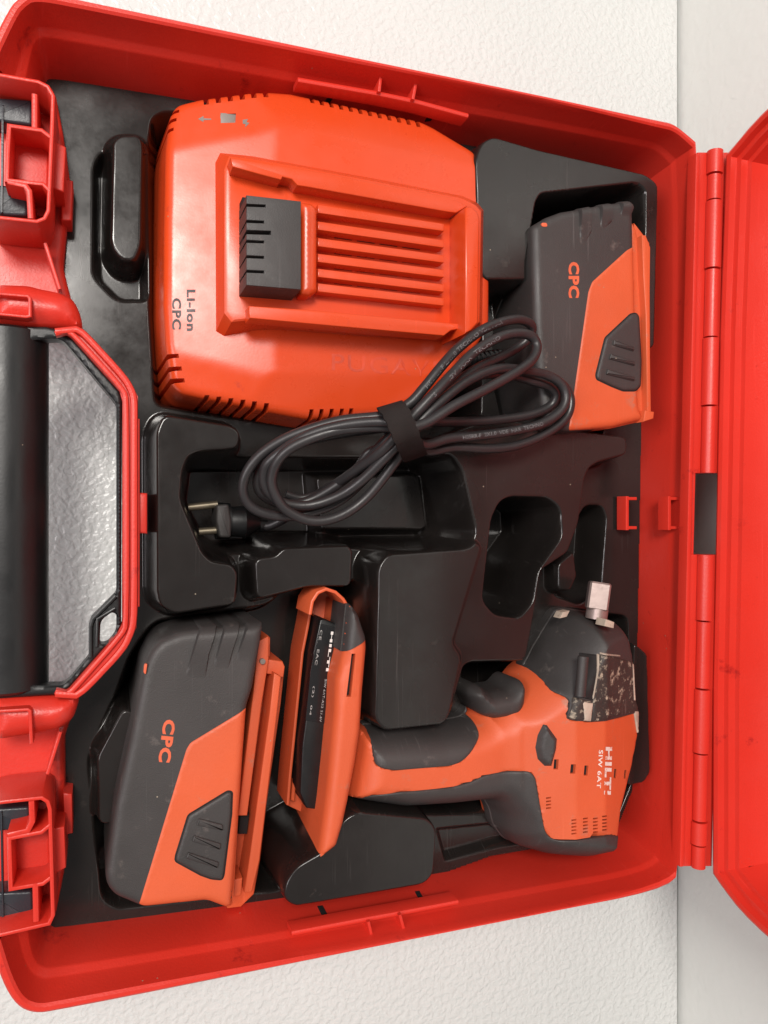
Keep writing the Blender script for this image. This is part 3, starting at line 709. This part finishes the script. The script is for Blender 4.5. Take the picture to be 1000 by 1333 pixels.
# small printing along the cord: flat marks that follow the tube
def cord_print(s, seg, m):
    # seg: two to four px points with height; lettering laid along them on top of the cord
    pts = [Vector((*P(a, b, z), z+.262)) for a, b, z in seg]
    cu = bpy.data.curves.new('t', 'FONT'); cu.body = s; cu.size = 1; cu.offset = .01; cu.resolution_u = 2
    to = bpy.data.objects.new('t', cu); COL.objects.link(to)
    me = bpy.data.meshes.new_from_object(to.evaluated_get(bpy.context.evaluated_depsgraph_get()))
    vs = np.array([tuple(v.co)[:2] for v in me.vertices]); fs = [tuple(p_.vertices) for p_ in me.polygons]
    bpy.data.objects.remove(to); bpy.data.curves.remove(cu); bpy.data.meshes.remove(me)
    vs -= vs.min(0); vs /= vs.max(0); L_ = [0]
    for a, b in zip(pts[:-1], pts[1:]): L_.append(L_[-1]+(b-a).length)
    V = []
    for u, v in vs:
        t = u*L_[-1]; k_ = max(i for i in range(len(pts)-1) if L_[i] <= t+1e-9); f = (t-L_[k_])/(L_[k_+1]-L_[k_])
        q_ = pts[k_].lerp(pts[k_+1], f); tg = (pts[k_+1]-pts[k_]).normalized(); nn = Vector((-tg.y, tg.x, 0)).normalized()
        w_ = (v-.5)*.2; q_ = q_+nn*w_; V.append((q_.x, q_.y, q_.z-.25*w_*w_/.1*.5))
    link('cord_print', V, fs, M['print'], cord, smooth=False)
cord_print('H05RR-F 2X1.0 TECHNO VDE HAR', [(552,505,13.1),(574,478,13.1),(596,454,12.9),(624,432,12.7),(651,420,12.4)], M['dim'])
cord_print('300/500V  HAR  TECHNO', [(562,516,13.7),(589,487,13.6),(617,459,13.4),(648,440,13.1)], M['dim'])
cord_print('H05RR-F  2X1.0  VDE  HAR  TECHNO', [(600,570,11.85),(624,567,11.8),(667,561,11.8),(704,552,11.8)], M['dim'])
# plug
pl = []
def cyl(x0_, x1_, py, z, r0, r1, n_=24): 
    return tube_geo([(*P(x0_, py, z), z), (*P(x1_, py, z), z)], lambda t: r0+(r1-r0)*t, n_, True, 1)
pz = 5.6
pl = [cyl(281, 299, 678, pz, 1.0, .95), cyl(297, 318, 679, pz, .80, .85), cyl(318, 338, 681, pz, .85, .34), cyl(338, 348, 684, pz, .34, .30)]
V, Fc = join_geo(pl); plug = link('plug', V, Fc, M['black'], ch)
slab('plug_face', [(282,657),(298,656),(302,678),(301,700),(286,700),(281,678)], 6.7, 5.0, M['grey'], plug, .15, r=.15)
for (xa, xb, ya, yb) in ((245,283,660.5,656.5),(259,287,692,690)):
    V, Fc = tube_geo([(*P(xa, ya, 5.9), 5.9), (*P(xb, yb, 5.9), 5.9)], .2, 12, True, 2); link('pin', V, Fc, M['brass'], plug)
# hook-and-loop strap round the bundle
ctr = [(508,530,10.9),(507,527,12.2),(509,529,13.6),(516,538,14.15),(524,556,14.3),(531,573,14.0),(538,589,12.9),(541,595,11.6),(541,596,10.8)]
cw = [Vector((*P(a, b, z), z)) for a, b, z in ctr]; cp = []
for i in range(len(cw)-1):
    p0 = cw[max(i-1, 0)]; p1 = cw[i]; p2 = cw[i+1]; p3 = cw[min(i+2, len(cw)-1)]
    for k_ in range(5):
        t = k_/5; cp.append(.5*((2*p1)+(p2-p0)*t+(2*p0-5*p1+4*p2-p3)*t*t+(-p0+3*p1-3*p2+p3)*t**3))
cp.append(cw[-1]); ax = Vector((.93, .30, .02)).normalized(); V = []; Fc = []
for i, q_ in enumerate(cp):
    t = (cp[min(i+1, len(cp)-1)]-cp[max(i-1, 0)]).normalized(); nn = t.cross(ax).normalized()
    hw_ = .66+.03*math.sin(i*1.7)
    for u, w_ in ((-hw_, .05), (-hw_*.95, .09), (0, .11+.02*math.sin(i)), (hw_*.95, .09), (hw_, .05), (hw_, -.05), (-hw_, -.05)):
        V.append(tuple(q_+ax*u+nn*(-w_)))
for i in range(len(cp)-1):
    for k_ in range(7): j = (k_+1) % 7; Fc.append((i*7+k_, i*7+j, (i+1)*7+j, (i+1)*7+k_))
Fc.append(tuple(range(7))); Fc.append(tuple(range((len(cp)-1)*7, len(cp)*7)))
tag(fixn(link('cable_strap', V, Fc, M['strap'])), 'short black fabric strap wrapped around the bundled power cord', 'cable strap')
# ------------------------------------------------------------------ batteries
def battery(root, ZT, body, cover, rail_base, rails, button, ridges, ribs_, txt, dot, extra, zb=3.05):
    full = rnd(W(body, ZT), .25)
    er = edge_round(full, ZT, .4)
    relief('shell', full, er, zb, M['grey'], root, .16, .4, k=.02)
    cv = W(cover, ZT); cvo = rnd(cv, .12)
    cz = lambda x, y: er(x, y)+.05-.05*(1-np.clip(-sd(x, y, cvo)/.06, 0, 1))
    relief('cover', cvo, cz, zb+.05, M['borange'], root, .16, .12)
    sdp = rail_base
    if sdp: slab('rail_side', sdp[0], sdp[1], zb+.1, M['borange'], root, .08)
    for q_, z, mm in rails: slab('rail', q_, z, zb+.3, mm, root, .06)
    b_ = rnd(W(button, ZT+.12), .12)
    bt = relief('release_button', b_, edge_round(b_, ZT+.16, .12), ZT-.3, M['grey'], root, .14, .12)
    gb = offset(ccw(b_), .07); slab('button_gap', gb, ZT+.06, ZT-.3, M['dark'], root, .005, world_pts=True)
    for q_ in ridges: slab('ridge', q_, ZT+.26, ZT+.1, M['grey'], bt, .07, r=.05)
    for q_, far in ribs_:
        rp = rnd(W(q_, ZT), .08); a = P(*far[0], ZT); b = P(*far[1], ZT); L_ = math.dist(a, b); ux, uy = (b[0]-a[0])/L_, (b[1]-a[1])/L_
        rz = lambda x, y, a=a, ux=ux, uy=uy, L_=L_, rp=rp: np.maximum(er(x, y), ZT-.45)+.24*(1-sstep(((x-a[0])*ux+(y-a[1])*uy)/L_*1.1))*np.clip(-sd(x, y, rp)/.05, 0, 1)-.004
        relief('grip_rib', rp, rz, zb+1, M['grey'], root, .14, .1)
    text('lettering', 'CPC', txt[0], txt[1], txt[2], lambda x, y: er(x, y), M['oink'], root, bold=.045, down=txt[3], upd=txt[4])
    if dot: slab('colour_dot', dot, ZT+.03, ZT-.2, M['oink'], root, .01, r=.1)
    for nm, q_, z0, z1, mm in extra: slab(nm, q_, z0, z1, mm, root, .03)
b1 = thing('battery_pack', (*P(765,420,3), 3.05), 'grey and orange battery pack in the pocket nearest the hinge', 'battery pack', 'slide-on battery packs')
battery(b1, 10.6,
 [(694,293),(714,281),(733,274),(752,271),(780,266),(806,262),(820,261),(826,268),(827,318),(829,400),(833,530),(840,546),(800,556),(741,562),(712,555),(702,500),(697,410)],
 [(827,285),(827,320),(816,326),(771,367),(766,380),(741,556),(743,560),(800,557),(846,546),(844,400),(836,310),(833,296)],
 ([(826,290),(834,300),(846,316),(847,420),(847,540),(840,546),(828,540)], 10.2),
 [([(836,306),(841,306),(847,322),(846,412),(848,540),(843,541),(841,410),(838,360)], 10.75, M['borange']), ([(840,534),(852,536),(851,545),(838,549)], 10.8, M['borange'])],
 [(822,409),(829,408),(832,412),(835,470),(834,502),(828,508),(812,508),(797,502),(778,493),(777,488),(789,440)],
 [[(800,442),(826,451),(826,457),(799,449)],[(796,460),(827,470),(827,476),(794,467)],[(792,480),(827,490),(827,496),(790,487)]],
 [([(754,269),(768,267),(770,302),(755,328)], [(760,275),(762,322)]), ([(781,264),(795,262),(797,288),(782,303)], [(787,270),(788,302)]), ([(808,260),(820,259),(826,268),(822,282),(808,284)], [(815,268),(815,284)])],
 ((740,341), 47, 14, (0,1), (1,0)), [(705,290),(712,290),(713,295),(706,295)],
 [])
slab('side_slot', [(776,555),(797,549),(795,555),(770,560)], 10.0, 9.6, M['dark'], b1, .01)
b2 = thing('battery_pack', (*P(240,1000,3), 3.05), 'grey and orange battery pack near the black handle, its slide rail showing', 'battery pack', 'slide-on battery packs')
battery(b2, 10.2,
 [(187,868),(198,845),(210,833),(235,823),(258,820),(290,818),(322,815),(343,813),(338,850),(330,895),(322,921),(303,1180),(296,1184),(270,1174),(190,1183),(181,1181),(150,1168),(140,1156),(137,1142),(150,1050),(170,960)],
 [(322,922),(248,967),(243,975),(181,1178),(186,1182),(270,1175),(299,1186),(305,1182),(313,1050)],
 ([(326,885),(343,835),(352,830),(352,858),(368,861),(371,868),(366,915),(347,1050),(339,1120),(331,1164),(314,1181),(296,1183),(310,1050)], 7.0),
 [([(336,835),(350,828),(350,860),(341,915),(322,1062),(310,1062),(330,900)], 8.7, M['borange']), ([(357,876),(366,881),(360,935),(338,1120),(328,1162),(318,1162),(326,1110),(351,930)], 8.9, M['borange']), ([(346,858),(368,861),(371,868),(369,882),(355,878),(345,877)], 8.3, M['borange']),
  ([(313,1060),(325,1060),(322,1086),(310,1086)], 7.9, M['dark']), ([(300,1146),(316,1143),(314,1166),(299,1168)], 8.6, M['borange'])],
 [(297,1031),(302,1032),(301,1060),(291,1140),(289,1145),(276,1144),(262,1139),(229,1121),(230,1114),(246,1062)],
 [[(259,1066),(290,1074),(291,1082),(256,1075)],[(253,1088),(288,1099),(287,1107),(250,1096)],[(245,1110),(285,1123),(284,1131),(242,1118)]],
 [([(241,880),(256,828),(262,817),(284,815),(273,850),(266,895),(243,892)], [(266,832),(256,892)]), ([(279,862),(288,828),(293,815),(314,812),(304,845),(296,878),(280,876)], [(298,828),(290,878)]), ([(309,850),(318,822),(323,812),(343,811),(337,852),(330,868),(310,866)], [(328,825),(322,868)])],
 ((213,936), 56, 16, (-.13,1), (1,.1)), [(188,865),(192,864),(190,878),(187,876)],
 [])
V, Fc = tube_geo([(*P(341,860,8.7), 8.65), (*P(341,860,8.7), 8.95)], .14, 12, True, 1); link('screw', V, Fc, M['lens'], b2)
# ------------------------------------------------------------------ impact driver
tl = thing('impact_driver', (*P(640,980,3), 3.05), 'worn orange and grey cordless impact wrench with a square steel anvil, lying on its side', 'impact wrench')
ZB = 7.2
sil = [(452,1041,8.6),(466,1044,8.6),(525,1053,8.6),(586,1049,8.6),(640,1042,8.5),(648,1058,8.2),(655,1082,8.4),(676,1106,9.0),(709,1116,9.2),(754,1119,9.2),(790,1114,9.4),(804,1100,9.6),(813,1048,9.8),(827,1000,9.8),(837,958,9.8),(838,922,9.8),(831,905,9.8),(828,850,9.8),(820,826,9.6),(806,812,9),(790,802,8.4),(757,797,8),(742,794,7.8),(730,796,7.8),(718,815,7.8),(700,845,7.8),(690,866,7.8),(680,874,7.8),(668,890,7.8),(660,900,7.8),(640,905,7.8),(630,920,7.8),(612,917,7.8),(618,930,7.8),(603,938,7.9),(564,944,7.9),(477,948,7.9),(462,940,8)]
SW = rnd([P(*q) for q in sil], .25)
xa_ = P(640, 0, 9)[0]; xb_ = P(730, 0, 9)[0]
def tz(x, y):
    t = sstep((np.asarray(x)-xa_)/(xb_-xa_)); h = 2.7+1.7*t; Rd = 1.5+1.15*t
    d = np.clip(-sd(x, y, SW), 0, None); q_ = np.clip(d/Rd, 0, 1)
    s = np.sqrt(np.maximum(1-(1-q_)**2.2, 0))
    a = P(748, 0, 11.2)[0]; b = P(786, 0, 11.2)[0]; c_ = P(770, 826, 11.2)[1]
    cap = 11.35-.45*np.clip(a-x, 0, 2.6)-.42*np.clip(x-b, 0, 9)-.75*np.clip(y-c_, 0, 9)
    return smin(ZB+h*s, cap, .06)
def ontool(z0=10.5):
    pass
def Wt(pts):
    """pixels -> places on the tool's curved surface"""
    out = []
    zz = np.arange(12.4, 8.55, -.03)
    for px, py in pts:
        xy = np.array([P(px, py, z) for z in zz]); g_ = tz(xy[:, 0], xy[:, 1]) >= zz
        if g_.any():
            k_ = int(np.argmax(g_)); h_ = tz(xy[:, 0], xy[:, 1])-zz
            if k_ > 0: f_ = -h_[k_-1]/(h_[k_]-h_[k_-1]); q_ = xy[k_-1]*(1-f_)+xy[k_]*f_
            else: q_ = xy[0]
        else: q_ = xy[-1]
        out.append((float(q_[0]), float(q_[1])))
    return out
def to_edge(p_, lim=.42, grow=.09):
    """points close to the tool's silhouette are carried just past it"""
    q = []
    for i in range(len(p_)):
        a = p_[i]; b = p_[(i+1) % len(p_)]; n_ = max(1, int(math.dist(a, b)/.12))
        for k_ in range(n_): q.append((a[0]+(b[0]-a[0])*k_/n_, a[1]+(b[1]-a[1])*k_/n_))
    S2 = offset(ccw(SW), grow); A_ = np.array(q); d = sd(A_[:, 0], A_[:, 1], SW); out = []
    for (x, y), dd in zip(q, d):
        if dd > -lim:
            best = None
            for i in range(len(S2)):
                x1, y1 = S2[i-1]; x2, y2 = S2[i]; L_ = (x2-x1)**2+(y2-y1)**2
                t = max(0, min(1, ((x-x1)*(x2-x1)+(y-y1)*(y2-y1))/L_)) if L_ else 0
                c_ = (x1+(x2-x1)*t, y1+(y2-y1)*t); e = math.dist(c_, (x, y))
                if best is None or e < best[0]: best = (e, c_)
            c_ = best[1]
            if out and math.dist(out[-1], c_) < .01: continue
            out.append(c_)
        else: out.append((x, y))
    return out
holes_ = []; vents = []
def rect(cx_, cy_, w_, h_, sl=0.0): return [(cx_-w_/2+sl,cy_-h_/2),(cx_+w_/2+sl,cy_-h_/2),(cx_+w_/2-sl,cy_+h_/2),(cx_-w_/2-sl,cy_+h_/2)]
hl = [rect(724,995,6,13,.5), rect(746,1001,6.5,12,.6), rect(763,1003,5,13,.6), rect(801,1007,3,12,.5), rect(814,1008,2.6,11,.6), rect(689,950-66,0,0)][:5]
for (cx_, cy_, n_) in ((714,1047,4),(747,1078,5),(762,1076,5),(775,1076,5),(787,1073,5)):
    for k_ in range(n_): hl.append([(cx_-3,cy_+(k_-n_/2)*4.4),(cx_+3.5,cy_+(k_-n_/2)*4.4-1),(cx_+3.5,cy_+(k_-n_/2)*4.4+1),(cx_-3,cy_+(k_-n_/2)*4.4+2)])
hw_ = [Wt(h_) for h_ in hl]
SKINS = []
for h_ in hw_:
    g_ = offset(ccw(h_), .03); zc_ = float(tz(np.array([np.mean([a[0] for a in h_])]), np.array([np.mean([a[1] for a in h_])]))[0])
    slab('vent_slot', g_, zc_-.16, zc_-.5, M['dark'], tl, .005, world_pts=True)
def skin(name, pts, m, lift=.06, grow=.0, cr=.15, step_=.15, parent=tl, fn=None, lim=.42):
    p_ = ccw(rnd(Wt(pts), cr))
    if grow:
        p_ = to_edge(p_, lim)
        for _ in range(4): p_ = [tuple((p_[i-1][k]+2*p_[i][k]+p_[(i+1) % len(p_)][k])/4 for k in (0, 1)) for i in range(len(p_))]
        p_ = ccw(p_); SKINS.append(p_)
    return relief(name, p_, lambda x, y: (fn or tz)(x, y)+lift*np.sqrt(np.clip(-sd(x, y, p_)/.08, 0, 1)), 6.5, m, parent, step_, .1)
gsil = lambda pts: pts
skin('nose_housing', [(690,867),(700,844),(717,814),(729,796),(742,793),(757,795),(790,799),(807,809),(819,824),(824,850),(827,905),(836,922),(824,929),(770,940),(736,936),(740,909),(713,898),(711,880),(706,873)], M['grey'], .10, .02, lim=.5)
skin('upper_grip', [(480,951),(564,943),(603,937),(617,930),(622,924),(629,936),(623,961),(609,984),(600,992),(586,997),(513,1003),(497,1000),(488,995),(484,975)], M['grey'], .09, .02)
skin('rear_grip', [(474,1036),(520,1031),(586,1025),(612,1018),(631,1009),(659,1004),(690,1004),(697,1012),(704,1054),(709,1081),(715,1090),(726,1094),(760,1092),(793,1086),(806,1080),(812,1092),(800,1112),(754,1120),(709,1117),(674,1106),(655,1082),(648,1058),(640,1045),(586,1051),(525,1055),(466,1045)], M['grey'], .09, .02, lim=.6)
skin('rubbed_pad', [(778,849),(822,860),(826,905),(826,926),(800,932),(768,940),(770,900)], M['pad'], .19)
skin('rubbed_pad', [(742,905),(770,912),(768,938),(737,935)], M['pad'], .17)
skin('pale_scuff', [(755,911),(771,914),(768,939),(758,938)], M['scuff'], .20, cr=.05)
skin('pale_scuff', [(775,850),(779,851),(771,910),(768,909)], M['scuff'], .24, cr=.02, step_=.1)
skin('pale_scuff', [(824,924),(834,922),(834,950),(829,954),(826,936)], M['scuff'], .12, cr=.05)
skin('pale_scuff', [(779,848),(806,852),(806,855),(779,852)], M['scuff'], .22, cr=.02, step_=.1)
skin('pale_scuff', [(820,862),(823,862),(825,908),(822,912)], M['scuff'], .22, cr=.02, step_=.1)
skin('clip_recess', [(751,848),(776,851),(770,912),(748,906)], M['dark'], .17, cr=.08)
V, Fc = tube_geo([(*P(765,856,12.0), 11.6), (*P(760,908,12.0), 11.65)], .30, 16, True, 2); link('clip_post', V, Fc, M['grey'], tl)
slab('nose_tab', [(789,806),(800,810),(799,818),(787,815)], 11.25, 10.4, M['scuff'], tl, .03)
slab('nose_tab', [(733,797),(742,795),(738,803),(729,805)], 9.7, 9.0, M['scuff'], tl, .03)
def body_z(x, y):
    z = tz(x, y)
    for q_ in SKINS: z = z-.7*np.clip((-sd(x, y, q_)-.04)/.12, 0, 1)
    return z
relief('body', SW, body_z, 6.0, M['borange'], tl, .15, .35, hw_)
# trigger
tg = rnd(W([(678,890),(686,887),(691,897),(689,918),(684,930),(677,938),(647,940),(634,935),(627,922),(617,909),(619,899),(631,895),(644,905),(668,902)], 9.6), .2)
relief('trigger', tg, lambda x, y: 8.4+1.35*np.sqrt(np.maximum(1-(1-np.clip(-sd(x, y, tg)/.7, 0, 1))**2, 0)), 6.4, M['grey'], tl, .13, .4)
# direction switch
ds = Wt([(707,943),(712,944),(725,962),(724,975),(718,997),(709,997),(700,988),(697,973),(700,957)])
zds = float(tz(np.array([ds[0][0]]), np.array([ds[0][1]]))[0])
sw = relief('direction_switch', ds, lambda x, y: tz(x, y)+.28*np.clip(-sd(x, y, ds)/.22, 0, 1), 8, M['grey'], tl, .1, .15)
# anvil: collar and square drive pointing up the photo
za = 9.6
g = [tube_geo([(*P(776,806,za), za), (*P(778,792,za), za)], .62, 28, True, 1)]
V, Fc = join_geo(g); anv = link('anvil', V, Fc, M['steel'], tl)
c0 = Vector((*P(776,794,za), za)); c1 = Vector((*P(781,758,za), za)); dv = (c1-c0).normalized(); sv = dv.cross(Vector((0, 0, 1))).normalized(); uv = sv.cross(dv)
sv2 = sv*math.cos(R(28))+uv*math.sin(R(28)); uv2 = uv*math.cos(R(28))-sv*math.sin(R(28)); V = []; hs = .60
for t, s_ in ((0, .8), (.06, 1), (.94, 1), (1, .88)):
    for a, b in ((-1, -.82), (-.82, -1), (.82, -1), (1, -.82), (1, .82), (.82, 1), (-.82, 1), (-1, .82)): V.append(tuple(c0.lerp(c1, t)+sv2*a*hs*s_+uv2*b*hs*s_))
Fc = [(r*8+i, r*8+(i+1) % 8, (r+1)*8+(i+1) % 8, (r+1)*8+i) for r in range(3) for i in range(8)]; Fc += [tuple(range(8)), tuple(range(24, 32))]
fixn(link('square_drive', V, Fc, M['steel'], anv, 25))
# lettering
text('lettering', 'HILTI', (788,972), 62, 8.5, lambda x, y: tz(x, y), M['wornwhite'], tl, bold=.05, down=(-.03,1), upd=(1,.03), lift=.02)
text('lettering', 'SIW 6AT', (779.5,976), 50, 5.5, lambda x, y: tz(x, y), M['wornwhite'], tl, bold=.02, down=(-.06,1), upd=(1,.03), lift=.02)
# foot that takes the battery
fo = [(453,786),(458,788),(466,800),(476,830),(477,842),(472,900),(469,950),(463,990),(453,1042),(447,1070),(438,1100),(415,1118),(414,1114),(423,1050),(429,993),(435,930),(437,885),(446,850)]
fp = rnd(W(fo, 9.5), .15)
slotp = W([(458,851),(463,851),(457,907),(451,907)], 9.9)
fz = lambda x, y: 9.25+.65*np.sqrt(np.maximum(1-(1-np.clip(-sd(x, y, fp)/.45, 0, 1))**2, 0))
relief('foot', fp, fz, 4.0, M['borange'], tl, .13, .4, [slotp])
slab('vent_slot', offset(ccw(slotp), .03), 9.5, 9.0, M['dark'], tl, .01, world_pts=True)
cp_ = rnd(W([(454,788),(459,787),(467,800),(477,830),(476,834),(447,851)], 9.9), .12)
relief('corner_cap', cp_, lambda x, y: fz(x, y)+.08, 7, M['grey'], tl, .12, .1)
slab('mount_floor', [(404,782),(415,768),(425,765),(437,769),(451,782),(448,850),(438,885),(437,930),(430,993),(424,1050),(412,1112),(408,1100),(398,1060),(373,1048),(375,1010),(381,950),(391,850)], 5.4, 4.0, M['borange'], tl, .05)
walls('mount_wall', [([(375,1048),(378,1010),(384,950),(394,850),(401,815),(406,786)], 4)], 6.6, 4.2, M['borange'], tl)
walls('mount_arch', [([(404,800),(407,783),(414,772),(425,767),(437,771),(447,780),(453,790)], 4.5)], 9.0, 6.3, M['borange'], tl)
p_ = W([(407,795),(412,798),(404,850),(396,905),(386,960),(381,1045),(376,1040),(384,950),(394,850)], 7.2)
slab('mount_ledge', [(408,800),(414,806),(408,850),(399,905),(390,960),(384,1045),(379,1042),(387,950),(397,850)], 6.2, 4.2, M['borange'], tl, .1)
slab('mount_ledge', [(434,930),(430,945),(426,953),(430,958),(424,985),(419,1000),(419,1040),(412,1060),(414,1085),(409,1100),(411,1112),(415,1112),(424,1050),(430,993),(436,930)], 8.3, 4.2, M['borange'], tl, .06)
lbp = [(417,807),(422,806),(442,814),(439,850),(430,945),(419,1010),(413,1054),(399,1052),(391,1032),(394,970),(400,925),(408,850)]
tr = slab('contact_tray', lbp, 7.9, 4.3, M['black'], tl, .08)
lb = slab('rating_label', [(418,812),(437,817),(433,860),(424,942),(398,938),(405,870)], 7.96, 7.88, M['label'], tr, .01)
flat = lambda x, y: np.full(np.shape(x), 7.965)
dn_ = (-.13, 1)
text('label_print', 'HILTI', (431,822), 52, 3.2, flat, M['white'], lb, bold=.05, down=dn_, upd=(1,.1))
text('label_print', 'SIW 6AT-A22 21.6V', (423,884), 56, 2.6, flat, M['dim'], lb, bold=.01, down=dn_, upd=(1,.1))
text('label_print', 'CE   EAC', (417,820), 46, 3.0, flat, M['dim'], lb, bold=.01, down=(-.16,1), upd=(1,.1))
text('label_print', '(2)  04', (407,893), 38, 3.0, flat, M['dim'], lb, bold=.01, down=dn_, upd=(1,.1))
